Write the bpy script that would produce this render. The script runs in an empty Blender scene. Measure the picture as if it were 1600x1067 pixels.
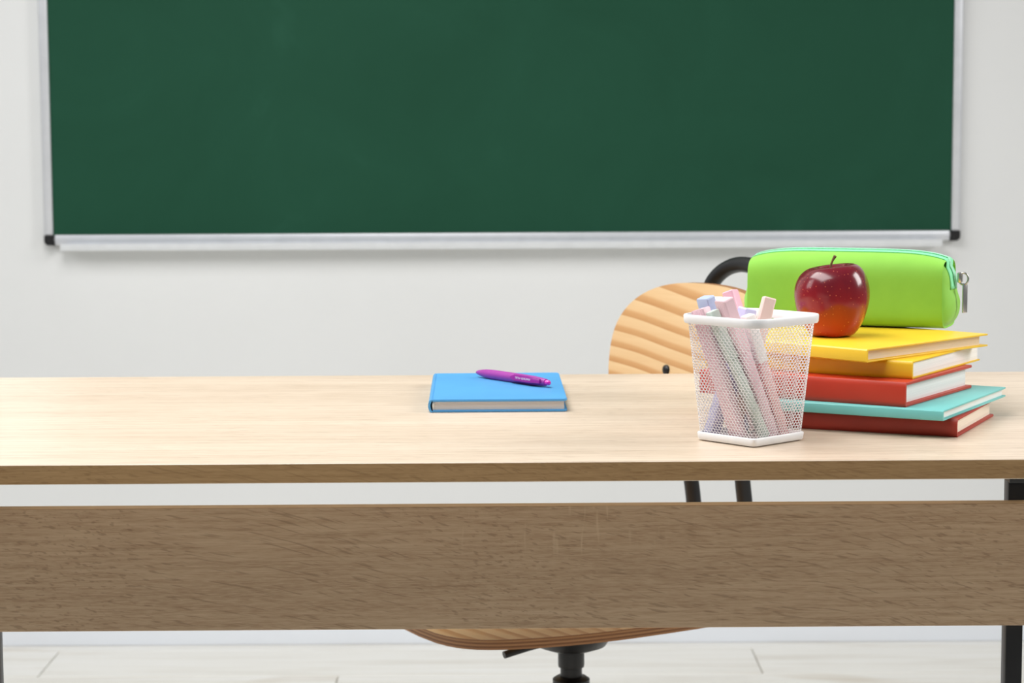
import bpy, bmesh, math, random
from mathutils import Vector, Matrix, Euler
random.seed(7)
SC = bpy.context.scene
COL = SC.collection
PI = math.pi

# ------------------------------------------------------------------ camera
F_PX, HCAM = 3400.0, 1.044
PITCH = math.atan((533.5 - 182) / F_PX)
ROLL = math.radians(0.30)
cam_d = bpy.data.cameras.new('camera')
cam_d.sensor_width = 36.0
cam_d.lens = F_PX / 1600 * 36.0
cam_d.clip_start = 0.05
cam = bpy.data.objects.new('camera', cam_d)
COL.objects.link(cam)
_f = Vector((0, math.cos(PITCH), -math.sin(PITCH)))
_u = Vector((0, math.sin(PITCH), math.cos(PITCH)))
_r = Vector((1, 0, 0))
_R = _r * math.cos(ROLL) - _u * math.sin(ROLL)
_U = _u * math.cos(ROLL) + _r * math.sin(ROLL)
cam.matrix_world = Matrix(((_R.x, _U.x, -_f.x, 0), (_R.y, _U.y, -_f.y, 0), (_R.z, _U.z, -_f.z, HCAM), (0, 0, 0, 1)))
cam_d.dof.use_dof = True
cam_d.dof.focus_distance = 2.02
cam_d.dof.aperture_fstop = 13
SC.camera = cam

# ------------------------------------------------------------------ world, lights, exposure
world = bpy.data.worlds.new('world')
SC.world = world
world.use_nodes = True
world.node_tree.nodes['Background'].inputs[0].default_value = (0.95, 0.98, 1.0, 1)
world.node_tree.nodes['Background'].inputs[1].default_value = 0.22


def area(name, loc, target, sx, sy, power, color=(1, 1, 1)):
    d = bpy.data.lights.new(name, 'AREA')
    d.shape = 'RECTANGLE'
    d.size, d.size_y = sx, sy
    d.energy = power
    d.color = color
    o = bpy.data.objects.new(name, d)
    COL.objects.link(o)
    o.location = loc
    o.rotation_euler = (Vector(target) - Vector(loc)).to_track_quat('-Z', 'Y').to_euler()
    return o


area('softbox_ceiling', (-0.45, 2.05, 2.2), (-0.25, 2.1, 0), 2.1, 0.9, 43, (1, 0.985, 0.975))
area('softbox_left', (-2.6, 2.4, 2.3), (0.0, 4.2, 0.9), 1.4, 1.4, 20, (0.97, 0.985, 1))
area('softbox_right', (2.1, 2.15, 1.85), (0.35, 2.1, 0.78), 0.9, 1.1, 32, (1, 0.985, 0.975))

SC.view_settings.view_transform = 'Standard'
SC.view_settings.look = 'None'
SC.view_settings.exposure = 0.0
SC.view_settings.gamma = 1.0
SC.view_settings.use_curve_mapping = False


# ------------------------------------------------------------------ materials
def lin(r, g, b):
    f = lambda c: ((c / 255 + 0.055) / 1.055) ** 2.4 if c > 10.3 else c / 255 / 12.92
    return (f(r), f(g), f(b), 1)


class NT:
    def __init__(self, name):
        self.m = bpy.data.materials.new(name)
        self.m.use_nodes = True
        self.t = self.m.node_tree
        self.b = self.t.nodes['Principled BSDF']

    def n(self, typ, **kw):
        nd = self.t.nodes.new(typ)
        for k, v in kw.items():
            if k.startswith('i_'):
                key = k[2:]
                nd.inputs[int(key) if key.isdigit() else key].default_value = v
            else:
                setattr(nd, k, v)
        return nd

    def l(self, a, b):
        self.t.links.new(a, b)

    def coord(self, scale=(1, 1, 1), rot=(0, 0, 0), loc=(0, 0, 0), kind='Object'):
        tc = self.n('ShaderNodeTexCoord')
        mp = self.n('ShaderNodeMapping')
        mp.inputs['Scale'].default_value = scale
        mp.inputs['Rotation'].default_value = rot
        mp.inputs['Location'].default_value = loc
        self.l(tc.outputs[kind], mp.inputs[0])
        return mp.outputs[0]

    def noise(self, vec, scale, detail=4, rough=0.55, dist=0.0):
        nd = self.n('ShaderNodeTexNoise')
        nd.inputs['Scale'].default_value = scale
        nd.inputs['Detail'].default_value = detail
        nd.inputs['Roughness'].default_value = rough
        nd.inputs['Distortion'].default_value = dist
        if vec is not None:
            self.l(vec, nd.inputs['Vector'])
        return nd.outputs['Fac']

    def ramp(self, fac, stops, interp='LINEAR'):
        r = self.n('ShaderNodeValToRGB')
        r.color_ramp.interpolation = interp
        e = r.color_ramp.elements
        while len(e) < len(stops):
            e.new(0.5)
        for el, (p, c) in zip(e, stops):
            el.position = p
            el.color = c if len(c) == 4 else (*c, 1)
        self.l(fac, r.inputs[0])
        return r.outputs[0]

    def mix(self, fac, a, b, mode='MIX'):
        m = self.n('ShaderNodeMix', data_type='RGBA', blend_type=mode)
        for sock, v in ((m.inputs[0], fac), (m.inputs[6], a), (m.inputs[7], b)):
            if isinstance(v, (int, float)):
                sock.default_value = v
            elif isinstance(v, tuple):
                sock.default_value = v
            else:
                self.l(v, sock)
        return m.outputs[2]

    def mul(self, a, b):
        m = self.n('ShaderNodeMath', operation='MULTIPLY')
        for s, v in ((m.inputs[0], a), (m.inputs[1], b)):
            if isinstance(v, (int, float)):
                s.default_value = v
            else:
                self.l(v, s)
        return m.outputs[0]

    def color(self, c):
        if isinstance(c, tuple):
            self.b.inputs['Base Color'].default_value = c
        else:
            self.l(c, self.b.inputs['Base Color'])

    def bump(self, h, strength=0.2, dist=0.001):
        bp = self.n('ShaderNodeBump')
        bp.inputs['Strength'].default_value = strength
        bp.inputs['Distance'].default_value = dist
        self.l(h, bp.inputs['Height'])
        self.l(bp.outputs[0], self.b.inputs['Normal'])

    def set(self, **kw):
        for k, v in kw.items():
            self.b.inputs[k.replace('_', ' ')].default_value = v
        return self


BW0, BW1 = (0, 0, 0, 1), (1, 1, 1, 1)


def plain(name, rgb, rough=0.5, metal=0.0, noise_amt=0.06, nscale=60, bump=0.0, bscale=400, bdist=0.0004, **kw):
    t = NT(name)
    c = lin(*rgb)
    v = t.coord()
    nz = t.noise(v, nscale, 3)
    dark = tuple(x * (1 - noise_amt) for x in c[:3]) + (1,)
    lite = tuple(min(1, x * (1 + noise_amt)) for x in c[:3]) + (1,)
    t.color(t.ramp(nz, [(0.3, dark), (0.7, lite)]))
    t.set(Roughness=rough, Metallic=metal)
    if bump:
        t.bump(t.noise(v, bscale, 2), bump, bdist)
    for k, v2 in kw.items():
        t.b.inputs[k.replace('_', ' ')].default_value = v2
    return t.m


def oak(name, base, dark, light, axes, rough=0.42, fleck=0.5, cross=0.3, spec=0.5):
    """oak laminate; grain along x; axes=(grain scale, across y, across z)"""
    t = NT(name)
    gx, gy, gz = axes
    v = t.coord((gx, gy, gz))
    streak = t.noise(v, 1.0, 5, 0.6, 0.25)
    col = t.ramp(streak, [(0.28, dark), (0.5, base), (0.74, light)])
    big = t.noise(t.coord((gx * 0.12, gy * 0.07, gz * 0.07), loc=(3, 1, 2)), 1.0, 2)
    col = t.mix(t.ramp(big, [(0.35, (0, 0, 0, 1)), (0.7, (0.5, 0.5, 0.5, 1))]), col, dark)
    fine = t.noise(t.coord((gx * 6, gy * 3.2, gz * 3.2), loc=(1, 4, 0)), 1.0, 3, 0.6)
    col = t.mix(t.ramp(fine, [(0.38, (0, 0, 0, 1)), (0.72, (0.75, 0.75, 0.75, 1))]), col, light)
    if fleck:
        base = t.coord((1, 1, 1), rot=(0, -0.22, 0.12))
        wp = t.n('ShaderNodeTexNoise')
        wp.inputs['Scale'].default_value = 3.5
        wp.inputs['Detail'].default_value = 1.0
        t.l(base, wp.inputs['Vector'])
        wa = t.n('ShaderNodeVectorMath', operation='MULTIPLY_ADD')
        wa.inputs[1].default_value = (0.0, 0.055, 0.055)
        t.l(wp.outputs['Color'], wa.inputs[0])
        t.l(base, wa.inputs[2])
        ms_ = t.n('ShaderNodeMapping')
        ms_.inputs['Scale'].default_value = (gx * 1.5, gy * 1.6, gz * 1.6)
        t.l(wa.outputs[0], ms_.inputs[0])
        fl = t.noise(ms_.outputs[0], 1.0, 1, 0.5, 0.0)
        fm = t.ramp(fl, [(0.60, BW0), (0.69, (fleck, fleck, fleck, 1))])
        dd = (dark[0] * 0.52, dark[1] * 0.48, dark[2] * 0.44, 1)
        col = t.mix(fm, col, dd)
    if cross:
        cr = t.noise(t.coord((170, 22, 22), loc=(2, 2, 9)), 1.0, 1)
        cm = t.ramp(cr, [(0.63, BW0), (0.72, (cross, cross, cross, 1))])
        pm = t.noise(t.coord((4, 6, 9), loc=(5, 0, 1)), 1.0, 1)
        cm = t.mul(cm, t.ramp(pm, [(0.48, BW0), (0.62, BW1)]))
        col = t.mix(cm, col, light)
    t.color(col)
    t.set(Roughness=rough)
    t.b.inputs['Specular IOR Level'].default_value = spec
    t.bump(streak, 0.12, 0.0006)
    return t.m


M = {}
M['wall'] = plain('wall_paint', (230, 231, 230), 0.85, noise_amt=0.012, nscale=3, bump=0.05, bscale=250)
M['baseboard'] = plain('baseboard_paint', (240, 244, 250), 0.4, noise_amt=0.01, nscale=5)
M['board'] = None
t = NT('green_chalkboard')
v = t.coord((1, 1, 1))
sm = t.noise(t.coord((2.2, 2.2, 2.2)), 1.6, 5, 0.65, 0.8)
col = t.ramp(sm, [(0.3, lin(27, 73, 53)), (0.62, lin(30, 77, 57)), (0.85, lin(40, 88, 68))])
t.color(col)
t.set(Roughness=0.62)
t.b.inputs['Specular IOR Level'].default_value = 0.15
M['board'] = t.m
M['alu'] = plain('brushed_aluminium', (226, 228, 232), 0.42, 0.55, noise_amt=0.04, nscale=30)
M['tray'] = plain('tray_aluminium', (232, 235, 238), 0.5, 0.25, noise_amt=0.03, nscale=30)
M['black_plastic'] = plain('black_plastic', (24, 24, 25), 0.4, noise_amt=0.1)
M['black_steel'] = plain('black_painted_steel', (26, 26, 27), 0.38, 0.0, noise_amt=0.08, nscale=40, bump=0.05, bscale=900)
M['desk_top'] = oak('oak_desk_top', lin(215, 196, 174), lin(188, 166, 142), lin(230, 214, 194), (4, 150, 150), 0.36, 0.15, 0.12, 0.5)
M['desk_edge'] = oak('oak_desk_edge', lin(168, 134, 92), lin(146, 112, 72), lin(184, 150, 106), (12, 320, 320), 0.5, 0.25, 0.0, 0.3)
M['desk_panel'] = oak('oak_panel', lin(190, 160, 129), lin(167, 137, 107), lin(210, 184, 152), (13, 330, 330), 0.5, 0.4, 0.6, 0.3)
M['panel_edge_lit'] = oak('oak_panel_edge_lit', lin(240, 216, 182), lin(232, 204, 168), lin(246, 226, 196), (12, 320, 320), 0.5, 0.0, 0.0, 0.3)  # light along the panel's top edge, painted in as a paler oak


def pine(name, rot, scale, top=None):
    t = NT(name)
    base = t.coord((1, 1, 1), rot=rot)
    warp = t.n('ShaderNodeTexNoise')
    warp.inputs['Scale'].default_value = 3.2
    warp.inputs['Detail'].default_value = 1.5
    t.l(base, warp.inputs['Vector'])
    add = t.n('ShaderNodeVectorMath', operation='MULTIPLY_ADD')
    add.inputs[1].default_value = (0.022, 0.022, 0.022)
    t.l(warp.outputs['Color'], add.inputs[0])
    t.l(base, add.inputs[2])
    mp = t.n('ShaderNodeMapping')
    mp.inputs['Scale'].default_value = (0.10, 0.10, 1.0)
    t.l(add.outputs[0], mp.inputs[0])
    w = t.n('ShaderNodeTexWave', wave_type='BANDS', bands_direction='Z', wave_profile='SAW')
    w.inputs['Scale'].default_value = scale
    w.inputs['Distortion'].default_value = 0.0
    w.inputs['Detail'].default_value = 1.5
    w.inputs['Detail Scale'].default_value = 6
    if top is None:
        t.l(mp.outputs[0], w.inputs['Vector'])
    else:      # growth rings crowd together away from the cathedral at the top of the sheet
        sx = t.n('ShaderNodeSeparateXYZ')
        t.l(mp.outputs[0], sx.inputs[0])
        sb = t.n('ShaderNodeMath', operation='SUBTRACT', use_clamp=True)
        sb.inputs[0].default_value = top
        t.l(sx.outputs[2], sb.inputs[1])
        pw = t.n('ShaderNodeMath', operation='POWER')
        t.l(sb.outputs[0], pw.inputs[0])
        pw.inputs[1].default_value = 1.5
        cx = t.n('ShaderNodeCombineXYZ')
        t.l(pw.outputs[0], cx.inputs[2])
        t.l(cx.outputs[0], w.inputs['Vector'])
    col = t.ramp(w.outputs['Fac'], [(0.0, lin(238, 204, 156)), (0.48, lin(234, 196, 146)), (0.64, lin(214, 164, 110)), (0.92, lin(200, 146, 92)), (0.96, lin(238, 204, 156))])
    fine = t.noise(t.coord((14, 14, 220), rot=rot), 1.0, 3)
    col = t.mix(t.ramp(fine, [(0.35, BW0), (0.8, (0.35, 0.35, 0.35, 1))]), col, lin(222, 178, 124))
    t.color(col)
    t.set(Roughness=0.38)
    return t.m


M['pine_back'] = pine('pine_veneer_back', (0, math.radians(-7), 0), 26, 0.90)
M['pine_seat'] = pine('pine_veneer_seat', (math.radians(80), 0, 0), 16)
t = NT('plywood_edge')
tc = t.n('ShaderNodeTexCoord')
sp = t.n('ShaderNodeSeparateXYZ')
t.l(tc.outputs['UV'], sp.inputs[0])
lay = t.ramp(sp.outputs[1], [(0.0, lin(176, 128, 84)), (0.18, lin(128, 84, 50)), (0.36, lin(186, 138, 92)), (0.54, lin(132, 88, 54)), (0.72, lin(184, 136, 90)), (0.88, lin(140, 94, 58))], 'CONSTANT')
gr = t.noise(t.coord((60, 60, 60)), 1.0, 3)
t.color(t.mix(t.ramp(gr, [(0.3, BW0), (0.8, (0.5, 0.5, 0.5, 1))]), lay, lin(158, 110, 70)))
t.set(Roughness=0.5)
M['ply'] = t.m

t = NT('whitewashed_plank')
oi = t.n('ShaderNodeObjectInfo')
tc = t.n('ShaderNodeTexCoord')
ad = t.n('ShaderNodeVectorMath', operation='MULTIPLY_ADD')
ad.inputs[1].default_value = (37, 13, 5)
t.l(oi.outputs['Random'], ad.inputs[0])
t.l(tc.outputs['Object'], ad.inputs[2])
mp = t.n('ShaderNodeMapping')
mp.inputs['Scale'].default_value = (2.2, 26, 1)
t.l(ad.outputs[0], mp.inputs[0])
st = t.noise(mp.outputs[0], 1.0, 5, 0.6, 0.4)
col = t.ramp(st, [(0.25, lin(222, 217, 207)), (0.5, lin(238, 236, 229)), (0.75, lin(244, 243, 239))])
mp2 = t.n('ShaderNodeMapping')
mp2.inputs['Scale'].default_value = (1.4, 9, 1)
t.l(ad.outputs[0], mp2.inputs[0])
kn = t.noise(mp2.outputs[0], 1.0, 3, 0.5, 1.0)
col = t.mix(t.ramp(kn, [(0.58, BW0), (0.74, (0.6, 0.6, 0.6, 1))]), col, lin(205, 192, 172))
t.color(col)
t.set(Roughness=0.45)
M['plank'] = t.m
M['subfloor'] = plain('floor_joint', (214, 208, 198), 0.8)


def cloth_cover(name, rgb, rough=0.5, weave=500, bump=0.15):
    t = NT(name)
    c = lin(*rgb)
    n1 = t.noise(t.coord((weave, weave * 0.25, weave)), 1.0, 2)
    n2 = t.noise(t.coord((12, 12, 12)), 1.0, 3)
    lo = tuple(x * 0.93 for x in c[:3]) + (1,)
    hi = tuple(min(1, x * 1.06) for x in c[:3]) + (1,)
    t.color(t.ramp(n2, [(0.3, lo), (0.7, hi)]))
    t.set(Roughness=rough)
    t.bump(n1, bump, 0.0003)
    return t.m


def pages(name, rgb):
    t = NT(name)
    c = lin(*rgb)
    v = t.coord((3, 3, 1500))
    n1 = t.noise(v, 1.0, 2)
    lo = tuple(x * 0.9 for x in c[:3]) + (1,)
    t.color(t.ramp(n1, [(0.3, lo), (0.6, c)]))
    t.set(Roughness=0.8)
    t.bump(n1, 0.25, 0.0003)
    return t.m


M['pages_white'] = pages('white_pages', (246, 244, 240))
M['pages_cream'] = pages('cream_pages', (244, 232, 212))
M['pages_grey'] = pages('grey_pages', (226, 218, 210))
M['headband'] = plain('headband_cloth', (238, 232, 218), 0.8)
M['white_coat'] = plain('white_powder_coat', (240, 240, 240), 0.4, noise_amt=0.02)
M['chrome'] = plain('zip_metal', (200, 198, 194), 0.22, 0.95, noise_amt=0.03)
M['stem'] = plain('apple_stem', (110, 82, 44), 0.7, noise_amt=0.3, nscale=300)


# ------------------------------------------------------------------ helpers
def link(name, me, mat=None, parent=None, smooth=True):
    o = bpy.data.objects.new(name, me)
    COL.objects.link(o)
    if mat is not None:
        for mm in (mat if isinstance(mat, (list, tuple)) else [mat]):
            me.materials.append(mm)
    if parent is not None:
        o.parent = parent
    if smooth:
        for p in me.polygons:
            p.use_smooth = True
    return o


def from_bm(name, bm, mat=None, parent=None, smooth=False, auto=None):
    me = bpy.data.meshes.new(name)
    bmesh.ops.recalc_face_normals(bm, faces=bm.faces)
    bm.to_mesh(me)
    bm.free()
    o = link(name, me, mat, parent, smooth)
    if auto:
        me.set_sharp_from_angle(angle=math.radians(auto))
    return o


def box_bm(x0, x1, y0, y1, z0, z1, bev=0.0, seg=2, bm=None):
    new = bm is None
    bm = bm or bmesh.new()
    vs = [bm.verts.new((x, y, z)) for x in (x0, x1) for y in (y0, y1) for z in (z0, z1)]
    fs = [(0, 1, 3, 2), (4, 6, 7, 5), (0, 4, 5, 1), (2, 3, 7, 6), (0, 2, 6, 4), (1, 5, 7, 3)]
    faces = [bm.faces.new([vs[i] for i in f]) for f in fs]
    if bev:
        edges = list({e for f in faces for e in f.edges})
        bmesh.ops.bevel(bm, geom=edges, offset=bev, segments=seg, affect='EDGES', profile=0.5, clamp_overlap=True)
    return bm


def box(name, dims, mat, parent=None, bev=0.0, seg=2):
    bm = box_bm(*dims, bev=bev, seg=seg)
    return from_bm(name, bm, mat, parent, smooth=bool(bev), auto=40 if bev else None)


def empty(name, loc, rz=0.0, label=None, cat=None, group=None):
    o = bpy.data.objects.new(name, None)
    COL.objects.link(o)
    o.empty_display_size = 0.05
    o.location = loc
    o.rotation_euler = (0, 0, rz)
    tag(o, label, cat, group)
    return o


def tag(o, label=None, cat=None, group=None, kind=None):
    if label:
        o['label'] = label
    if cat:
        o['category'] = cat
    if group:
        o['group'] = group
    if kind:
        o['kind'] = kind
    return o


def grid_faces(bm, rows, close_u=False, close_v=False):
    nr, nc = len(rows), len(rows[0])
    fs = []
    for i in range(nr if close_u else nr - 1):
        for j in range(nc if close_v else nc - 1):
            a, b = rows[i][j], rows[i][(j + 1) % nc]
            c, d = rows[(i + 1) % nr][(j + 1) % nc], rows[(i + 1) % nr][j]
            fs.append(bm.faces.new((a, b, c, d)))
    return fs


def catmull(pts, n):
    pts = [Vector(p) for p in pts]
    out = []
    for i in range(len(pts) - 1):
        p0 = pts[max(i - 1, 0)]
        p1, p2 = pts[i], pts[i + 1]
        p3 = pts[min(i + 2, len(pts) - 1)]
        for k in range(n):
            s = k / n
            out.append(0.5 * ((2 * p1) + (-p0 + p2) * s + (2 * p0 - 5 * p1 + 4 * p2 - p3) * s * s + (-p0 + 3 * p1 - 3 * p2 + p3) * s ** 3))
    out.append(pts[-1])
    return out


def tube_bm(path, r, n=12, bm=None, caps=True):
    bm = bm or bmesh.new()
    path = [Vector(p) for p in path]
    rad = r if isinstance(r, (list, tuple)) else [r] * len(path)
    tan0 = (path[1] - path[0]).normalized()
    ref = Vector((0, 0, 1)) if abs(tan0.z) < 0.9 else Vector((1, 0, 0))
    nrm = tan0.cross(ref).normalized()
    rows = []
    for i, p in enumerate(path):
        tan = (path[min(i + 1, len(path) - 1)] - path[max(i - 1, 0)]).normalized()
        nrm = (nrm - tan * nrm.dot(tan)).normalized()
        bi = tan.cross(nrm)
        rows.append([bm.verts.new(p + (nrm * math.cos(2 * PI * k / n) + bi * math.sin(2 * PI * k / n)) * rad[i]) for k in range(n)])
    grid_faces(bm, rows, close_v=True)
    if caps:
        bm.faces.new(rows[0])
        bm.faces.new(rows[-1])
    return bm


def lathe_bm(profile, n=32, bm=None):
    """profile: (r, z) list from bottom to top, r=0 allowed at ends"""
    bm = bm or bmesh.new()
    rows = []
    for r, z in profile:
        if r < 1e-7:
            rows.append([bm.verts.new((0, 0, z))])
        else:
            rows.append([bm.verts.new((r * math.cos(2 * PI * k / n), r * math.sin(2 * PI * k / n), z)) for k in range(n)])
    for a, b in zip(rows[:-1], rows[1:]):
        if len(a) == 1 and len(b) == 1:
            continue
        for k in range(n):
            if len(a) == 1:
                bm.faces.new((a[0], b[(k + 1) % n], b[k]))
            elif len(b) == 1:
                bm.faces.new((a[k], a[(k + 1) % n], b[0]))
            else:
                bm.faces.new((a[k], a[(k + 1) % n], b[(k + 1) % n], b[k]))
    return bm


# ------------------------------------------------------------------ room
YW = 4.262
wall = box('wall_back', (-4.5, 4.5, YW, YW + 0.1, 0, 3.0), M['wall'])
tag(wall, 'plain white painted wall behind the chalkboard', kind='structure')
fl = box('floor', (-4.5, 4.5, -1.2, YW + 0.1, -0.05, -0.0065), M['subfloor'])
tag(fl, 'whitewashed wooden plank floor', kind='structure')
bb = box('baseboard_back', (-4.5, 4.5, YW - 0.014, YW, 0, 0.085), M['baseboard'], None, 0.003)
tag(bb, 'white painted baseboard along the wall', kind='structure')

# planks: rows 0.198 m deep, joints as seen in the photograph
PW, PL = 0.198, 1.365
plank_me = {}
row_edges = [YW, 4.205]
while row_edges[-1] > -1.1:
    row_edges.append(row_edges[-1] - PW)
for i in range(len(row_edges) - 1):
    y1, y0 = row_edges[i], row_edges[i + 1]
    off = 0.469 if i % 2 == 1 else -0.33
    if i == 0:
        off = -0.1
    x = off - 3 * PL
    w = y1 - y0
    while x < off + 3 * PL - 0.01:
        key = round(w, 3)
        if key not in plank_me:
            bm = box_bm(-PL / 2 + 0.0012, PL / 2 - 0.0012, -w / 2 + 0.001, w / 2 - 0.001, -0.0075, 0, 0.0012, 1)
            me = bpy.data.meshes.new('plank')
            bmesh.ops.recalc_face_normals(bm, faces=bm.faces)
            bm.to_mesh(me)
            bm.free()
            me.materials.append(M['plank'])
            plank_me[key] = me
        p = bpy.data.objects.new('plank', plank_me[key])
        COL.objects.link(p)
        p.location = (x + PL / 2, (y0 + y1) / 2, 0)
        p.parent = fl
        x += PL

# ------------------------------------------------------------------ chalkboard
BX0, BX1, BZ0, BZ1 = -0.9110, 0.8750, 0.7985, 2.0
cb = empty('chalkboard', (0, YW, 0), 0, 'large green chalkboard with aluminium frame hung on the white wall', 'chalkboard')
FW = 0.017
box('writing_surface', (BX0 + 0.006, BX1 - 0.006, -0.014, -0.002, BZ0 + 0.006, BZ1 - 0.006), M['board'], cb)


def rail(name, x0, x1, z0, z1, y=-0.020):
    return box(name, (x0, x1, y, 0.0, z0, z1), M['alu'], cb, 0.003, 3)


CS = 0.019
rail('side_rail', BX0, BX0 + FW, BZ0 + CS, BZ1 - CS)
rail('side_rail', BX1 - FW, BX1, BZ0 + CS, BZ1 - CS)
rail('top_rail', BX0 + CS, BX1 - CS, BZ1 - FW - 0.004, BZ1)
br = rail('bottom_rail', BX0 + CS, BX1 - CS, BZ0 + 0.001, BZ0 + 0.0205)
box('rail_groove', (BX0 + CS, BX1 - CS, -0.0208, -0.019, BZ0 + 0.0110, BZ0 + 0.0125), M['black_plastic'] if False else M['tray'], br)
for cx, cz in ((BX0, BZ0), (BX1 - CS, BZ0), (BX0, BZ1 - CS), (BX1 - CS, BZ1 - CS)):
    left, low = cx == BX0, cz == BZ0
    bm = bmesh.new()
    pts = []
    ox, oz = (cx if left else cx + CS), (cz if low else cz + CS)
    sx, sz = (1 if left else -1), (1 if low else -1)
    for k in range(7):
        a = PI / 2 * k / 6
        pts.append((ox + sx * (0.009 - 0.009 * math.cos(a)), oz + sz * (0.009 - 0.009 * math.sin(a))))
    pts += [(ox + sx * CS, oz), (ox + sx * CS, oz + sz * CS), (ox, oz + sz * CS)]
    fa = bm.faces.new([bm.verts.new((x, -0.0225, z)) for x, z in pts])
    ex = bmesh.ops.extrude_face_region(bm, geom=[fa])
    for v_ in ex['geom']:
        if isinstance(v_, bmesh.types.BMVert):
            v_.co.y = 0.0
    ck = from_bm('corner_cap', bm, M['black_plastic'], cb)
    scm = lathe_bm([(0, 0), (0.0026, 0), (0.0026, 0.001), (0, 0.0014)], 14)
    so = from_bm('screw', scm, M['black_steel'], ck, True)
    so.location = (cx + CS / 2, -0.0224, cz + CS / 2)
    so.rotation_euler = (PI / 2, 0, 0)
# chalk tray under the bottom rail
bm = bmesh.new()
prof = [(0.0, -0.0005), (-0.044, -0.0005), (-0.047, 0.004), (-0.0485, 0.004), (-0.047, -0.0035), (-0.044, -0.0095), (0.0, -0.0095)]
tx0, tx1 = BX0 + 0.036, BX1 - 0.040
ra = [bm.verts.new((tx0, y, BZ0 + z)) for y, z in prof]
rb = [bm.verts.new((tx1, y, BZ0 + z)) for y, z in prof]
grid_faces(bm, [ra, rb], close_v=True)
bm.faces.new(ra)
bm.faces.new(rb)
from_bm('chalk_tray', bm, M['tray'], cb)

# ------------------------------------------------------------------ desk
TZ = 0.75
DY0, DY1 = 1.8405, 2.475
desk = empty('desk', (0, 2.15, 0), math.radians(0.3), 'long light oak desk with front panel and black metal legs', 'desk')
d0, d1 = DY0 - 2.15, DY1 - 2.15
DW = 0.66
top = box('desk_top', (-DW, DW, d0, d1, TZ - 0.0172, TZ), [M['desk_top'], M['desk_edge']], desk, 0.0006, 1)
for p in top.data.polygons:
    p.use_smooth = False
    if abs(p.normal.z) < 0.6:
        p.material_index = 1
PY = 1.93 - 2.15
pan = box('front_panel', (-DW + 0.02, DW - 0.02, PY, PY + 0.0165, 0.5835, 0.6955), [M['desk_panel'], M['panel_edge_lit']], desk, 0.0005, 1)
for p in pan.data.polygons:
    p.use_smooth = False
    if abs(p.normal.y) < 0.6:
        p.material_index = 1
LY = PY + 0.0165
for sx in (-1, 1):
    xi, xo = 0.4485, 0.4640
    if sx < 0:
        xi, xo = 0.4705, 0.4865
    x0, x1 = sorted((sx * xi, sx * xo))
    box('leg', (x0, x1, LY, LY + 0.018, 0.02, TZ - 0.0172 - 0.02), M['black_steel'], desk, 0.0012, 2)
    box('support_arm', (x0 - 0.002, x1 + 0.002, LY - 0.012, d1 - 0.05, TZ - 0.0172 - 0.02, TZ - 0.0172), M['black_steel'], desk, 0.0012, 2)
    ft = box('foot', (x0 - 0.004, x1 + 0.004, d0 + 0.03, d1 - 0.03, 0.004, 0.024), M['black_steel'], desk, 0.0015, 2)
    for yy in (d0 + 0.06, d1 - 0.06):
        g = from_bm('glide', lathe_bm([(0, 0), (0.010, 0), (0.010, 0.005), (0, 0.005)], 16), M['black_plastic'], ft)
        g.location = ((x0 + x1) / 2, yy, 0)


# ------------------------------------------------------------------ swivel chair
chair = empty('swivel_chair', (0.0696, 2.58, 0), math.radians(-60), 'bent plywood swivel chair with black steel back hoop behind the desk', 'chair')


def superell(a, hw, hd, e):
    c, s = math.cos(a), math.sin(a)
    return (hw * math.copysign(abs(c) ** (2 / e), c), hd * math.copysign(abs(s) ** (2 / e), s))


def shell(name, outline, pos, thick_vec, mats, parent, nr=14, na=72):
    """curved plywood sheet: outline(a)->(u,v); pos(u,v)->Vector (front/top face); back face offset by thick_vec"""
    bm = bmesh.new()
    uvl = bm.loops.layers.uv.new('UVMap')
    th = Vector(thick_vec)
    rings_t, rings_b = [], []
    for i in range(1, nr + 1):
        q = (i / nr) ** 0.8
        rt, rb_ = [], []
        for k in range(na):
            u, v2 = outline(2 * PI * k / na)
            p = pos(u * q, v2 * q)
            rt.append(bm.verts.new(p))
            rb_.append(bm.verts.new(p + th))
        rings_t.append(rt)
        rings_b.append(rb_)
    ct, cbv = bm.verts.new(pos(0, 0)), bm.verts.new(pos(0, 0) + th)
    grid_faces(bm, rings_t, close_v=True)
    grid_faces(bm, rings_b, close_v=True)
    for k in range(na):
        bm.faces.new((ct, rings_t[0][k], rings_t[0][(k + 1) % na]))
        bm.faces.new((cbv, rings_b[0][k], rings_b[0][(k + 1) % na]))
    edge = []
    for k in range(na):
        a, b = rings_t[-1][k], rings_t[-1][(k + 1) % na]
        c, d = rings_b[-1][(k + 1) % na], rings_b[-1][k]
        f = bm.faces.new((a, b, c, d))
        f.material_index = 1
        for lp in f.loops:
            lp[uvl].uv = (k / na, 1.0 if lp.vert in (a, b) else 0.0)
    return from_bm(name, bm, mats, parent, True, auto=50)


SEAT_Z = 0.4755


def seat_pos(u, v2):
    f = -v2
    rr = min(1.0, (u * u + v2 * v2) / 0.04)
    z = SEAT_Z - 0.007 * (1 - rr) ** 2
    if f > 0.04:
        z -= 0.018 * ((f - 0.04) / 0.16) ** 2 * max(0.0, 1 - 0.75 * (u / 0.2) ** 2)
    if f < -0.10:
        z += 0.014 * ((-f - 0.10) / 0.10) ** 2
    return Vector((u, v2, z))


shell('seat', lambda a: superell(a, 0.205, 0.207, 3.0), seat_pos, (0, 0, -0.0115), [M['pine_seat'], M['ply']], chair)
BRZ, BRH, BRW = 0.733, 0.104, 0.184


def back_pos(u, v2):
    y = 0.186 + 0.012 * (v2 / BRH) - 0.40 * u * u
    return Vector((u, y, BRZ + v2))


shell('backrest', lambda a: superell(a, BRW, BRH, 2.5), back_pos, (0, 0.011, 0), [M['pine_back'], M['ply']], chair)
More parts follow.
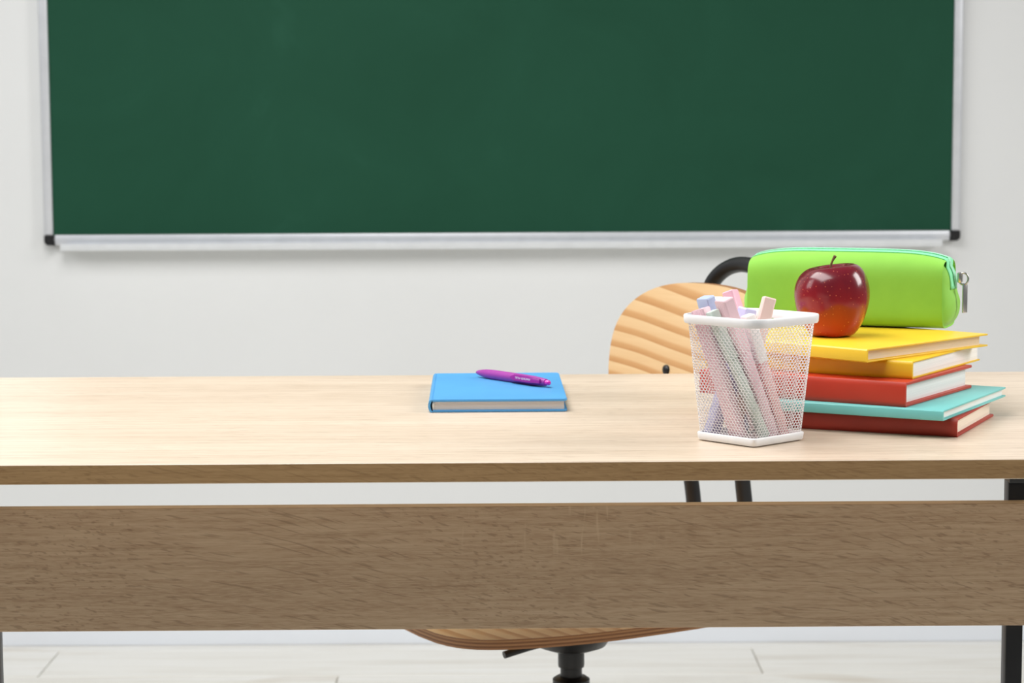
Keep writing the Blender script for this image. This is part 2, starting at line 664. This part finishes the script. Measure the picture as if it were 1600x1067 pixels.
# one bent tube: up from under the seat, behind the backrest, over the hoop and down again
side = [(0.052, 0.03, 0.446), (0.053, 0.13, 0.445), (0.055, 0.200, 0.466), (0.056, 0.2185, 0.53), (0.057, 0.2120, 0.60), (0.062, 0.2015, 0.67), (0.066, 0.2060, 0.73), (0.064, 0.224, 0.785), (0.062, 0.243, 0.819)]
arc = []
for k in range(1, 8):
    a = PI * k / 8
    arc.append((0.062 * math.cos(a), 0.243 + 0.012 * math.sin(a), 0.819 + 0.040 * math.sin(a)))
path = side + arc + [(-x, y, z) for x, y, z in reversed(side)]
from_bm('back_hoop', tube_bm(catmull(path, 6), 0.0098, 16), M['black_steel'], chair, True)
bolts = []
for sx in (-1, 1):
    for zz in (0.7245, 0.675):
        p = back_pos(sx * 0.067, zz - BRZ)
        bm = lathe_bm([(0, 0.004), (0.0035, 0.0038), (0.0062, 0.0022), (0.0068, 0.0), (0.0068, -0.001)], 20)
        s_ = from_bm('bolt', bm, M['black_plastic'], chair, True)
        s_.location = p
        s_.rotation_euler = (PI / 2, 0, 0)
from_bm('seat_plate', lathe_bm([(0, 0.4030), (0.026, 0.4030), (0.042, 0.409), (0.048, 0.418), (0.068, 0.438), (0.072, 0.4572), (0, 0.4572)], 32), M['black_steel'], chair, True, 50)
pst = from_bm('gas_lift', lathe_bm([(0, 0.10), (0.0130, 0.10), (0.0132, 0.3805), (0.0155, 0.3815), (0.0160, 0.3845), (0.0160, 0.407), (0, 0.407)], 28), M['black_steel'], chair, True, 40)
from_bm('lift_cover', lathe_bm([(0, 0.08), (0.028, 0.08), (0.026, 0.25), (0.0225, 0.3615), (0.0225, 0.3665), (0.018, 0.3695), (0, 0.3695)], 28), M['black_plastic'], chair, True, 40)
from_bm('height_lever', tube_bm(catmull([(0.014, -0.030, 0.420), (0.0135, -0.065, 0.417), (0.0115, -0.1001, 0.411)], 5), 0.0045, 10), M['black_plastic'], chair, True, 50)
hub = from_bm('base_hub', lathe_bm([(0, 0.06), (0.036, 0.06), (0.036, 0.10), (0.030, 0.112), (0, 0.112)], 28), M['black_plastic'], chair, True, 40)
for k in range(5):
    a = 2 * PI * k / 5 + 0.3
    c, s = math.cos(a), math.sin(a)
    spk = from_bm('base_spoke', tube_bm([(c * 0.02, s * 0.02, 0.088), (c * 0.15, s * 0.15, 0.083), (c * 0.27, s * 0.27, 0.068)], [0.019, 0.016, 0.012], 12), M['black_plastic'], chair, True, 60)
    for sd in (-1, 1):
        w = from_bm('castor_wheel', lathe_bm([(0, -0.009), (0.022, -0.009), (0.026, -0.005), (0.026, 0.005), (0.022, 0.009), (0, 0.009)], 20), M['black_plastic'], spk, True, 40)
        w.rotation_euler = Euler((PI / 2, 0, a), 'XYZ')
        w.location = (c * 0.27 - s * 0.013 * sd, s * 0.27 + c * 0.013 * sd, 0.026)
    from_bm('castor_stem', tube_bm([(c * 0.27, s * 0.27, 0.024), (c * 0.27, s * 0.27, 0.066)], 0.005, 8), M['black_steel'], spk, True, 60)


# ------------------------------------------------------------------ books
def book(name, label, corner, ang, L, D, T, z, mat, pmat, cat='book', over=0.0035, bt=0.0024, group=None, headband=False, round_spine=False, rc=0.0):
    """corner = near right bottom corner; local x = depth (spine to fore edge), local y = along the spine"""
    o = empty(name, (corner[0], corner[1], z), math.radians(ang), label, cat, group)

    def cover(nm, z0, z1):
        if rc:
            bm = bmesh.new()
            pts = [(0.0022, 0.0), (D - rc, 0.0)]
            pts += [(D - rc + rc * math.sin(PI / 2 * k / 5), rc - rc * math.cos(PI / 2 * k / 5)) for k in range(1, 6)]
            pts += [(D - rc + rc * math.cos(PI / 2 * k / 5), L - rc + rc * math.sin(PI / 2 * k / 5)) for k in range(0, 6)]
            pts += [(0.0022, L)]
            fa = bm.faces.new([bm.verts.new((x, y, z0)) for x, y in pts])
            ex = bmesh.ops.extrude_face_region(bm, geom=[fa])
            for v_ in ex['geom']:
                if isinstance(v_, bmesh.types.BMVert):
                    v_.co.z = z1
            es = [e for e in bm.edges if abs(e.verts[0].co.z - e.verts[1].co.z) < 1e-6]
            bmesh.ops.bevel(bm, geom=es, offset=bt * 0.3, segments=2, affect='EDGES', clamp_overlap=True)
            return from_bm(nm, bm, mat, o, True, 40)
        return box(nm, (0.0022, D, 0, L, z0, z1), mat, o, bt * 0.32, 2)

    cover('back_cover', 0, bt)
    cover('front_cover', T - bt, T)
    # spine with a gentle round
    bm = bmesh.new()
    n = 10
    bul = 0.0022 if round_spine else 0.0007
    rows = []
    outer, inner = [], []
    for k in range(n + 1):
        q = k / n
        zz = q * T
        b = bul * (1 - (2 * q - 1) ** 2)
        edge = min(q, 1 - q) * T
        ins = max(0.0, 0.0012 - edge) ** 2 / 0.0012
        outer.append((-b + ins + 0.0002, zz))
        inner.append((-b + 0.0026, min(max(zz, 0.0005), T - 0.0005)))
    loop = outer + list(reversed(inner))
    ra = [bm.verts.new((x, 0.0, zz)) for x, zz in loop]
    rb_ = [bm.verts.new((x, L, zz)) for x, zz in loop]
    grid_faces(bm, [ra, rb_], close_v=True)
    bm.faces.new(ra)
    bm.faces.new(rb_)
    from_bm('spine', bm, mat, o, True, 40)
    box('page_block', (0.0024 if not headband else 0.0032, D - over, over, L - over, bt, T - bt), pmat, o)
    if headband:
        for yy in (over - 0.0006, L - over + 0.0006):
            from_bm('headband', tube_bm([(0.0034, yy, bt), (0.0030, yy, T / 2), (0.0034, yy, T - bt)], 0.0011, 8), M['headband'], o, True)
    return o


C_RED1 = cloth_cover('dark_red_cloth', (170, 52, 36), 0.5, 900, 0.25)
C_RED2 = cloth_cover('red_cover', (192, 56, 33), 0.38, 500, 0.06)
C_AQUA = cloth_cover('aqua_cover', (118, 200, 196), 0.4, 400, 0.03)
C_YEL1 = cloth_cover('deep_yellow_cover', (240, 196, 34), 0.38, 400, 0.05)
C_YEL2 = cloth_cover('bright_yellow_cover', (246, 204, 52), 0.38, 400, 0.06)
C_BLUE = cloth_cover('blue_cloth_cover', (82, 158, 212), 0.5, 1100, 0.3)
z = TZ
book('hardcover_book', 'dark red cloth book at the very bottom of the stack', (0.4067, 1.9700), 65.3, 0.205, 0.153, 0.0174, z, C_RED1, M['pages_cream'], headband=True, round_spine=True)
z += 0.0174
book('hardcover_book', 'thin aqua book second from the bottom of the stack', (0.3901, 1.9528), 60.8, 0.208, 0.195, 0.0096, z, C_AQUA, M['pages_white'], over=0.003, bt=0.0018)
z += 0.0096
book('hardcover_book', 'thick bright red book above the aqua book', (0.3600, 1.9755), 57.4, 0.212, 0.168, 0.0229, z, C_RED2, M['pages_white'], over=0.005, bt=0.003)
z += 0.0229
book('hardcover_book', 'deep yellow book lying on the thick red book', (0.3705, 2.0008), 58.0, 0.214, 0.180, 0.0166, z, C_YEL1, M['pages_white'], over=0.002, bt=0.0016)
z += 0.0166
book('hardcover_book', 'bright yellow book on top of the stack under the apple', (0.3268, 1.9922), 44.5, 0.192, 0.199, 0.0124, z, C_YEL2, M['pages_cream'], over=0.006, bt=0.0017, headband=True)
z += 0.0124
STACK_Z = z

# blue notebook, spine to the left
NB = book('notebook', 'blue cloth hardcover notebook lying alone on the desk', (-0.0822, 2.1548 + 0.226), 0.0, 0.226, 0.1372, 0.0130, TZ, C_BLUE, M['pages_grey'], cat='notebook', over=0.003, bt=0.0024, headband=True, round_spine=True, rc=0.005)
NB.location = (-0.0822, 2.1560, TZ)
NB.rotation_euler = (0, 0, math.radians(0.9))

# ------------------------------------------------------------------ pen on the notebook
P_PEN = plain('purple_rubber', (162, 58, 156), 0.42, noise_amt=0.03)
P_CLIP = plain('purple_clip_plastic', (156, 42, 146), 0.22, noise_amt=0.03)
t = NT('magenta_translucent')
t.color(lin(214, 22, 170))
t.set(Roughness=0.12)
t.b.inputs['Coat Weight'].default_value = 0.6
P_BTN = t.m
pa, pb = Vector((-0.0385, 2.346, 0)), Vector((0.0385, 2.2470, 0))
PLEN = (pb - pa).length
pr = 0.0052
pen = empty('ballpoint_pen', (pa.x, pa.y, TZ + 0.0130), math.atan2((pb - pa).y, (pb - pa).x), 'purple retractable ballpoint pen lying on the blue notebook', 'pen')


def xlathe(name, prof, mat, parent, n=28, z0=pr):
    bm = lathe_bm(prof, n)
    bmesh.ops.rotate(bm, verts=bm.verts, cent=(0, 0, 0), matrix=Matrix.Rotation(PI / 2, 3, 'Y'))
    bmesh.ops.translate(bm, verts=bm.verts, vec=(0, 0, z0))
    return from_bm(name, bm, mat, parent, True, 50)


xlathe('barrel', [(0, 0.0), (0.0011, 0.0), (0.0019, 0.0012), (0.0030, 0.006), (0.0040, 0.012), (0.0048, 0.020), (pr, 0.030), (pr, 0.085), (0.0050, 0.100), (0.0044, 0.111), (0.0037, PLEN - 0.0055), (0.0034, PLEN - 0.005), (0, PLEN - 0.005)], P_PEN, pen)
xlathe('push_button', [(0, PLEN - 0.006), (0.0028, PLEN - 0.006), (0.0028, PLEN - 0.001), (0.0020, PLEN + 0.0006), (0.0014, PLEN + 0.001), (0, PLEN + 0.001)], P_BTN, pen)
# clip on the side of the barrel that faces the front edge of the desk
clip_rot = math.radians(-78)
cl = empty('clip_mount', (0, 0, 0)) if False else None
bm = bmesh.new()
rows = []
N = 16
for i in range(N + 1):
    q = i / N
    x = 0.068 + 0.0485 * q
    hw = 0.0036 * min(1.0, math.sqrt(max(0.0, q * 7)) if q < 0.14 else 1.0) * (1 - 0.25 * max(0, (q - 0.6) / 0.4))
    hw = max(hw, 0.0004)
    lift = pr + 0.0014 - 0.0012 * max(0, (q - 0.75) / 0.25)
    row = []
    for yy, hh in ((-hw, 0.0), (-hw * 0.85, 0.0010), (0, 0.0014), (hw * 0.85, 0.0010), (hw, 0.0)):
        row.append(bm.verts.new((x, yy, lift + hh)))
    for yy in (hw, 0, -hw):
        row.append(bm.verts.new((x, yy, lift - 0.0008)))
    rows.append(row)
grid_faces(bm, rows, close_v=True)
bm.faces.new(rows[0])
bm.faces.new(rows[-1])
bmesh.ops.rotate(bm, verts=bm.verts, cent=(0, 0, 0), matrix=Matrix.Rotation(-clip_rot, 3, 'X'))
bmesh.ops.translate(bm, verts=bm.verts, vec=(0, 0, pr))
clip = from_bm('clip', bm, P_CLIP, pen, True, 50)
tag(clip, 'glossy purple clip with small white lettering')
tx = bpy.data.curves.new('lettering', 'FONT')
tx.body = 'TRTN \u2022 BUROMAX'
tx.size = 0.0031
tx.align_x = 'CENTER'
tx.align_y = 'CENTER'
tx.extrude = 0.00004
to = bpy.data.objects.new('lettering', tx)
COL.objects.link(to)
tx.materials.append(plain('white_print', (236, 222, 240), 0.6))
dg = bpy.context.evaluated_depsgraph_get()
lme = bpy.data.meshes.new_from_object(to.evaluated_get(dg))
bpy.data.objects.remove(to)
bpy.data.curves.remove(tx)
to = bpy.data.objects.new('lettering', lme)
COL.objects.link(to)
to.parent = clip
mrot = Matrix.Rotation(-clip_rot, 4, 'X')
to.matrix_local = Matrix.Translation((0, 0, pr)) @ mrot @ Matrix.Translation((0.0905, 0.0, pr + 0.0014 + 0.00145))

# ------------------------------------------------------------------ wire mesh pencil cup
CUP = Vector((0.2165, 1.9605, TZ))
CUPROT = math.radians(42.5 + 0)
cup = empty('pencil_cup', CUP, CUPROT, 'white wire mesh pencil cup beside the stack of books', 'pencil cup')
CB, CT, CH = 0.0330, 0.0445, 0.1155      # half side at base, half side at rim, height


def rsq(h, r, n=6):
    pts = []
    for qx, qy, a0 in ((1, 1, 0), (-1, 1, PI / 2), (-1, -1, PI), (1, -1, 3 * PI / 2)):
        for k in range(n + 1):
            a = a0 + PI / 2 * k / n
            pts.append((qx * (h - r) + r * math.cos(a), qy * (h - r) + r * math.sin(a)))
    return pts


def band(name, secs, mat, parent):
    """secs: list of (half, corner radius, z); closed loop of sections"""
    bm = bmesh.new()
    rows = [[bm.verts.new((x, y, zz)) for x, y in rsq(h, r)] for h, r, zz in secs]
    grid_faces(bm, rows, close_u=True, close_v=True)
    return from_bm(name, bm, mat, parent, True, 50)


def half_at(zz):
    return CB + (CT - CB) * zz / CH


band('rim', [(CT - 0.0012, 0.012, CH - 0.0075), (CT + 0.0022, 0.0150, CH - 0.0080), (CT + 0.0030, 0.0155, CH - 0.0065), (CT + 0.0034, 0.0157, CH - 0.0012), (CT + 0.0026, 0.0150, CH), (CT + 0.0004, 0.0135, CH), (CT - 0.0006, 0.0125, CH - 0.0012)], M['white_coat'], cup)
band('base_band', [(CB - 0.0008, 0.003, 0.0012), (CB + 0.0012, 0.0045, 0.0010), (CB + 0.0021, 0.005, 0.0022), (CB + 0.0026, 0.005, 0.0072), (CB + 0.0018, 0.0045, 0.0082), (CB - 0.0003, 0.003, 0.0082)], M['white_coat'], cup)
bm = bmesh.new()
lo_ = [bm.verts.new((x, y, 0.0010)) for x, y in rsq(CB, 0.003)]
hi_ = [bm.verts.new((x, y, 0.0022)) for x, y in rsq(CB, 0.003)]
grid_faces(bm, [lo_, hi_], close_v=True)
bm.faces.new(lo_)
bm.faces.new(hi_)
from_bm('bottom_plate', bm, M['white_coat'], cup)
for sx in (-1, 1):
    for sy in (-1, 1):
        g = from_bm('rubber_foot', lathe_bm([(0, 0), (0.004, 0), (0.004, 0.0013), (0, 0.0013)], 12), M['white_coat'], cup)
        g.location = (sx * 0.026, sy * 0.026, 0)
# hexagonal expanded-metal side, built flat in (s, h) then raised onto the sloping side


def side_pos(s, zz):
    h = half_at(zz)
    r = 0.004 + 0.009 * zz / CH
    ln = 2 * (h - r) + PI / 2 * r
    d = (s - 0.5) * ln
    if abs(d) <= h - r:
        return (d, -h, zz)
    a = (abs(d) - (h - r)) / r
    return (math.copysign((h - r) + r * math.sin(a), d), -(h - r) - r * math.cos(a), zz)


NC = 18
z0m, z1m = 0.006, CH - 0.006
NRW = 42
bm = bmesh.new()
rowh = (z1m - z0m) / NRW
k_in = 0.885
for r_ in range(NRW + 1):
    for c_ in range(NC + 1):
        cx = (c_ + (0.5 if r_ % 2 else 0.0)) / NC
        cz = z0m + r_ * rowh
        if cx > 1.001:
            continue
        hexs = []
        for (dx, dz) in ((0, 2 / 3), (0.5, 1 / 3), (0.5, -1 / 3), (0, -2 / 3), (-0.5, -1 / 3), (-0.5, 1 / 3)):
            hexs.append((dx / NC, dz * rowh))
        outer, inner = [], []
        for dx, dz in hexs:
            for lst, kk in ((outer, 1.0), (inner, k_in)):
                sx_ = min(max(cx + dx * kk, 0.0), 1.0)
                zz = min(max(cz + dz * kk, z0m), z1m)
                hz = half_at(zz)
                lst.append(bm.verts.new(side_pos(sx_, zz)))
        for i in range(6):
            j = (i + 1) % 6
            try:
                bm.faces.new((outer[i], outer[j], inner[j], inner[i]))
            except ValueError:
                pass
bmesh.ops.remove_doubles(bm, verts=bm.verts, dist=0.00008)
bmesh.ops.dissolve_degenerate(bm, dist=0.00002, edges=bm.edges)
mesh_side = bpy.data.meshes.new('wire_mesh_side')
bmesh.ops.recalc_face_normals(bm, faces=bm.faces)
bm.to_mesh(mesh_side)
bm.free()
mesh_side.materials.append(M['white_coat'])
for k in range(4):
    o = bpy.data.objects.new('wire_mesh_side', mesh_side)
    COL.objects.link(o)
    o.parent = cup
    o.rotation_euler = (0, 0, k * PI / 2)
    md = o.modifiers.new('thickness', 'SOLIDIFY')
    md.thickness = 0.0005
    md.offset = -1


# ------------------------------------------------------------------ pastel markers in the cup
def marker(color_body, color_cap, label, top, bot, roll=0.0, w=0.0135, d=0.0100, ribbed=True):
    top, bot = Vector(top), Vector(bot)
    top = bot + (top - bot) * (0.985 if top.z < 0.875 else 0.938)
    L = (top - bot).length
    o = empty('highlighter_marker', bot, 0, label, 'marker', None)
    o.rotation_mode = 'QUATERNION'
    o.rotation_quaternion = (top - bot).to_track_quat('Z', 'Y') @ Euler((0, 0, roll)).to_quaternion()
    mb = plain('marker_body', color_body, 0.4, noise_amt=0.02)
    mc = plain('marker_cap', color_cap, 0.4, noise_amt=0.02)
    capz = L * 0.62
    box('body', (-w / 2 + 0.0006, w / 2 - 0.0006, -d / 2 + 0.0006, d / 2 - 0.0006, 0, capz + 0.004), mb, o, 0.0016, 2)
    bm = bmesh.new()
    pts = []
    if ribbed:
        nr = 5
        for sgn in (-1, 1):
            for k in range(nr * 4 + 1):
                q = k / (nr * 4)
                x = (-w / 2 + 0.0012 + (w - 0.0024) * q) * (1 if sgn < 0 else -1)
                y = sgn * (d / 2 - (0.0005 if (k % 4) == 2 else 0.0))
                pts.append((x, y))
            pts.append(((w / 2) * (1 if sgn < 0 else -1), sgn * (d / 2 - 0.0012)))
            pts.append(((w / 2) * (1 if sgn < 0 else -1), -sgn * (d / 2 - 0.0012)))
    else:
        r = 0.0014
        pts = [(sx * (w / 2 - r) + r * math.cos(a), sy * (d / 2 - r) + r * math.sin(a)) for sx, sy, a0 in ((1, 1, 0), (-1, 1, PI / 2), (-1, -1, PI), (1, -1, 1.5 * PI)) for a in [a0 + PI / 2 * k / 4 for k in range(5)]]
    secs = [(1.0, capz), (1.0, L - 0.0012), (0.93, L - 0.0002), (0.88, L)]
    rows = [[bm.verts.new((x * s, y * s, zz)) for x, y in pts] for s, zz in secs]
    grid_faces(bm, rows, close_v=True)
    bm.faces.new(rows[0])
    bm.faces.new(rows[-1])
    from_bm('cap', bm, mc, o, True, 25)
    return o


ZB = TZ + 0.006
PINK, SAGE, LAV, PEACH, BLUE, CREAM, ROSE = (236, 200, 208), (206, 218, 208), (206, 204, 238), (246, 216, 204), (186, 200, 228), (248, 240, 236), (240, 168, 190)
marker(PINK, PINK, 'pale pink marker leaning against the corner of the cup', (0.1678, 1.9582, 0.8781), (0.2040, 1.9400, 0.7556), 1.229, 0.0155, 0.0115)
marker(SAGE, SAGE, 'pale sage green marker low in the cup beside the pink ones', (0.1786, 1.9428, 0.8715), (0.2270, 1.9412, 0.7557), 0.421, 0.0120, 0.009, False)
marker(PINK, (240, 206, 212), 'ribbed pink marker with the widest pink cap in the cup', (0.1864, 1.9379, 0.8891), (0.2340, 1.9551, 0.7551), 0.166, 0.0165, 0.0115)
marker(ROSE, (244, 190, 204), 'rose pink marker behind the ribbed pink marker', (0.1990, 2.0055, 0.8912), (0.2382, 1.9727, 0.7549), 0.179, 0.0145, 0.011, False)
marker(LAV, LAV, 'lavender marker beside the peach marker in the cup', (0.2159, 1.9642, 0.8776), (0.1811, 1.9618, 0.7552), -0.915, 0.0150, 0.011, False)
marker(PEACH, PEACH, 'ribbed peach marker standing tall beside the lavender one', (0.2369, 1.9763, 0.8869), (0.2011, 1.9634, 0.7549), -0.349, 0.0165, 0.0115)
marker(BLUE, BLUE, 'pale blue marker leaning in the back corner of the cup', (0.1736, 1.9707, 0.8881), (0.2103, 1.9876, 0.7546), 0.268, 0.0145, 0.011, False)
marker(CREAM, CREAM, 'off white marker between the blue and rose pink markers', (0.1826, 1.9804, 0.8860), (0.2200, 1.9957, 0.7546), 0.194, 0.0145, 0.011, False)
marker((240, 190, 190), CREAM, 'short pink marker with white cap almost hidden by the rim', (0.2115, 1.9487, 0.8669), (0.2462, 1.9597, 0.7542), 0.068, 0.012, 0.010, False)

# ------------------------------------------------------------------ apple
t = NT('red_apple_skin')
tc = t.n('ShaderNodeTexCoord')
sp = t.n('ShaderNodeSeparateXYZ')
t.l(tc.outputs['Object'], sp.inputs[0])
nz = t.noise(t.coord((30, 30, 9)), 1.0, 4, 0.6, 0.3)
ad = t.n('ShaderNodeMath', operation='MULTIPLY_ADD')
t.l(nz, ad.inputs[0])
ad.inputs[1].default_value = 0.03
t.l(sp.outputs[2], ad.inputs[2])
mr = t.n('ShaderNodeMapRange')
mr.inputs['From Min'].default_value = 0.012
mr.inputs['From Max'].default_value = 0.070
t.l(ad.outputs[0], mr.inputs['Value'])
col = t.ramp(mr.outputs[0], [(0.0, lin(176, 30, 20)), (0.28, lin(172, 24, 22)), (0.55, lin(150, 16, 26)), (1.0, lin(108, 10, 28))])
vo = t.n('ShaderNodeTexVoronoi')
vo.inputs['Scale'].default_value = 260
t.l(tc.outputs['Object'], vo.inputs['Vector'])
col = t.mix(t.ramp(vo.outputs['Distance'], [(0.09, (0.65, 0.65, 0.65, 1)), (0.17, BW0)]), col, lin(226, 120, 84))
t.color(col)
t.set(Roughness=0.22)
t.b.inputs['Coat Weight'].default_value = 0.35
t.b.inputs['Coat Roughness'].default_value = 0.12
M['apple'] = t.m
apple = empty('apple', (0.3125, 2.116, STACK_Z), 0.3, 'shiny red apple standing on the top yellow book', 'apple')
AR = 0.0362
prof = [(0.0, 0.0085), (0.006, 0.0070), (0.0115, 0.0028), (0.0165, 0.0004), (0.0215, 0.0022), (0.0268, 0.0085), (0.0312, 0.0175), (0.0345, 0.0285), (AR, 0.0395), (0.0352, 0.0505), (0.0315, 0.0600), (0.0260, 0.0660), (0.0195, 0.0688), (0.0135, 0.0680), (0.0085, 0.0648), (0.0045, 0.0605), (0.0, 0.0580)]
pp = catmull([(r, 0, z_) for r, z_ in prof], 3)
bm = lathe_bm([(max(p.x, 0) if 0 < i < len(pp) - 1 else 0, p.z) for i, p in enumerate(pp)], 64)
for v_ in bm.verts:
    a = math.atan2(v_.co.y, v_.co.x)
    r = math.hypot(v_.co.x, v_.co.y)
    f = 1 + 0.018 * math.cos(5 * a) * (0.3 + abs(v_.co.z - 0.035) / 0.035) + 0.012 * math.cos(2 * a + 0.6)
    v_.co.x *= f
    v_.co.y *= f
    if v_.co.z > 0.035:
        q = (v_.co.z - 0.035) / 0.034
        v_.co.z += q * q * 0.0042 * math.cos(a + 0.3) * (r / AR)
    if v_.co.z < 0.01:
        v_.co.z += 0.0006 * math.cos(5 * a) + 0.0004
from_bm('fruit', bm, M['apple'], apple, True)
from_bm('stem', tube_bm(catmull([(-0.0015, 0, 0.057), (-0.002, 0, 0.066), (-0.0005, 0.0, 0.0725), (0.0030, 0.0, 0.0785)], 4), [0.0011] * 9 + [0.0012, 0.0014, 0.0017, 0.0017], 8), M['stem'], apple, True)

# ------------------------------------------------------------------ pencil case
t = NT('lime_neoprene')
t.color(t.ramp(t.noise(t.coord((1, 1, 1)), 40, 3), [(0.3, lin(136, 202, 66)), (0.7, lin(142, 208, 70))]))
t.set(Roughness=0.75)
t.b.inputs['Sheen Weight'].default_value = 0.15
t.bump(t.noise(t.coord((1, 1, 1)), 900, 2), 0.12, 0.0004)
M['lime'] = t.m
M['mint'] = plain('mint_zip_tape', (142, 238, 178), 0.65, noise_amt=0.03, nscale=300, bump=0.2, bscale=1500)
CL, CW, CHH = 0.2035, 0.070, 0.0665
CA = math.radians(67.5)      # direction of the short side (front to back)
near = Vector((0.4310, 2.1680, STACK_Z))
dx_, dy_ = Vector((math.cos(CA - PI / 2), math.sin(CA - PI / 2), 0)), Vector((math.cos(CA), math.sin(CA), 0))
case = empty('pencil_case', near - dx_ * CL / 2 + dy_ * CW / 2, CA - PI / 2, 'lime green zipped pencil case lying on the top yellow book', 'pencil case')


def case_section(x, grow=0.0):
    """closed outline in (y, z) of the pouch at length x"""
    q = abs(x) / (CL / 2)
    bulge = 1 - q ** 6.0
    hy = CW / 2 + 0.0030 * bulge + grow
    pts = []
    n = 40
    for k in range(n):
        a = 2 * PI * k / n + PI / n
        e = 5.0
        c, s = math.cos(a), math.sin(a)
        y = hy * math.copysign(abs(c) ** (2 / e), c)
        sz = math.copysign(abs(s) ** (2 / e), s)
        if s > 0:
            hh = CHH / 2 + 0.002 * bulge + grow + (0.0072 * bulge + 0.002) * max(0.0, 1 - (y / hy) ** 2)
        else:
            hh = CHH / 2 + grow
        zz = CHH / 2 + sz * hh
        pts.append((y, zz))
    return pts


bm = bmesh.new()
rows = []
xs = [-1, -0.985, -0.95, -0.85, -0.65, -0.4, -0.13, 0.13, 0.4, 0.65, 0.85, 0.95, 0.985, 1]


def ring(x, scale=1.0, dxf=None):
    sec = case_section(max(-CL / 2, min(CL / 2, x)))
    out = []
    for y, zz in sec:
        yy, z2 = y * scale, CHH / 2 + (zz - CHH / 2) * scale
        xx = x + (dxf(yy, z2) if dxf else 0)
        out.append(bm.verts.new((xx, yy, z2)))
    return out


def cap_fn(sgn):
    def g(depth):
        def h(yy, z2):
            low = 0.0045 if z2 < CHH * 0.52 else 0.0
            return sgn * (depth + low)
        return h
    return g


Lf, Rt = cap_fn(-1), cap_fn(1)
hx = CL / 2
for sc_, dep in ((0.30, 0.004), (0.6, 0.0025), (0.82, -0.001), (0.93, -0.0055), (0.965, -0.006)):
    rows.append(ring(-hx, sc_, Lf(dep)))
for q in xs:
    rows.append(ring(q * hx))
for sc_, dep in ((0.965, -0.006), (0.93, -0.0055), (0.82, -0.001), (0.6, 0.0025), (0.30, 0.004)):
    rows.append(ring(hx, sc_, Rt(dep)))
grid_faces(bm, rows, close_v=True)
bm.faces.new(rows[0])
bm.faces.new(rows[-1])
body = from_bm('pouch', bm, M['lime'], case, True)
ms = body.modifiers.new('smooth', 'SUBSURF')
ms.levels = 2
ms.render_levels = 2


def top_z(x):
    return max(zz for y, zz in case_section(x))


def zip_path():
    pts = [(-hx - 0.008, 0.040), (-hx - 0.007, 0.052), (-hx - 0.003, 0.064), (-hx + 0.006, top_z(-hx + 0.006) + 0.001)]
    for k in range(0, 21):
        x = -hx + 0.016 + (CL - 0.032) * k / 20
        pts.append((x, top_z(x) + 0.001))
    pts += [(hx - 0.006, top_z(hx - 0.006) + 0.001), (hx + 0.003, 0.064), (hx + 0.007, 0.052), (hx + 0.008, 0.040)]
    return catmull([(x, 0, z_) for x, z_ in pts], 3)


zp = zip_path()


def ribbon(name, hw, off, mat, parent, ny=6, bump_fn=None, offset=0.0006):
    bm = bmesh.new()
    rows = []
    for i, p in enumerate(zp):
        rows.append([bm.verts.new((p.x, off + hw * (2 * k / ny - 1), p.z)) for k in range(ny + 1)])
    grid_faces(bm, rows)
    o = from_bm(name, bm, mat, parent, True)
    sw = o.modifiers.new('wrap', 'SHRINKWRAP')
    sw.target = body
    sw.wrap_method = 'NEAREST_SURFACEPOINT'
    sw.wrap_mode = 'ABOVE_SURFACE'
    sw.offset = offset
    sd = o.modifiers.new('thickness', 'SOLIDIFY')
    sd.thickness = 0.0008
    sd.offset = 0
    return o


ribbon('zip_tape', 0.0160, 0.0, M['mint'], case)
ribbon('zip_teeth', 0.0028, 0.0, plain('zip_coil', (178, 246, 206), 0.4, noise_amt=0.15, nscale=900, bump=0.5, bscale=900), case, 4, None, 0.0019)
# slider and pull at the right end
sl = box('zip_slider', (hx + 0.0075, hx + 0.0125, -0.0045, 0.0045, 0.0455, 0.056), M['chrome'], case, 0.0015, 2)
bm = bmesh.new()
cth = [(hx + 0.0135 + 0.0048 * math.sin(a), 0.0, 0.0495 + 0.0060 * math.cos(a)) for a in [2 * PI * k / 20 for k in range(20)]]
tube_bm(cth + [cth[0]], 0.0010, 8, bm, caps=False)
from_bm('pull_ring', bm, M['chrome'], sl, True)
pl = box('pull_tab', (-0.0008, 0.0008, -0.0030, 0.0030, -0.0300, 0.0), M['chrome'], sl, 0.0006, 2)
pl.location = (hx + 0.0152, 0, 0.0450)
pl.rotation_euler = (0, 0, math.radians(-40))
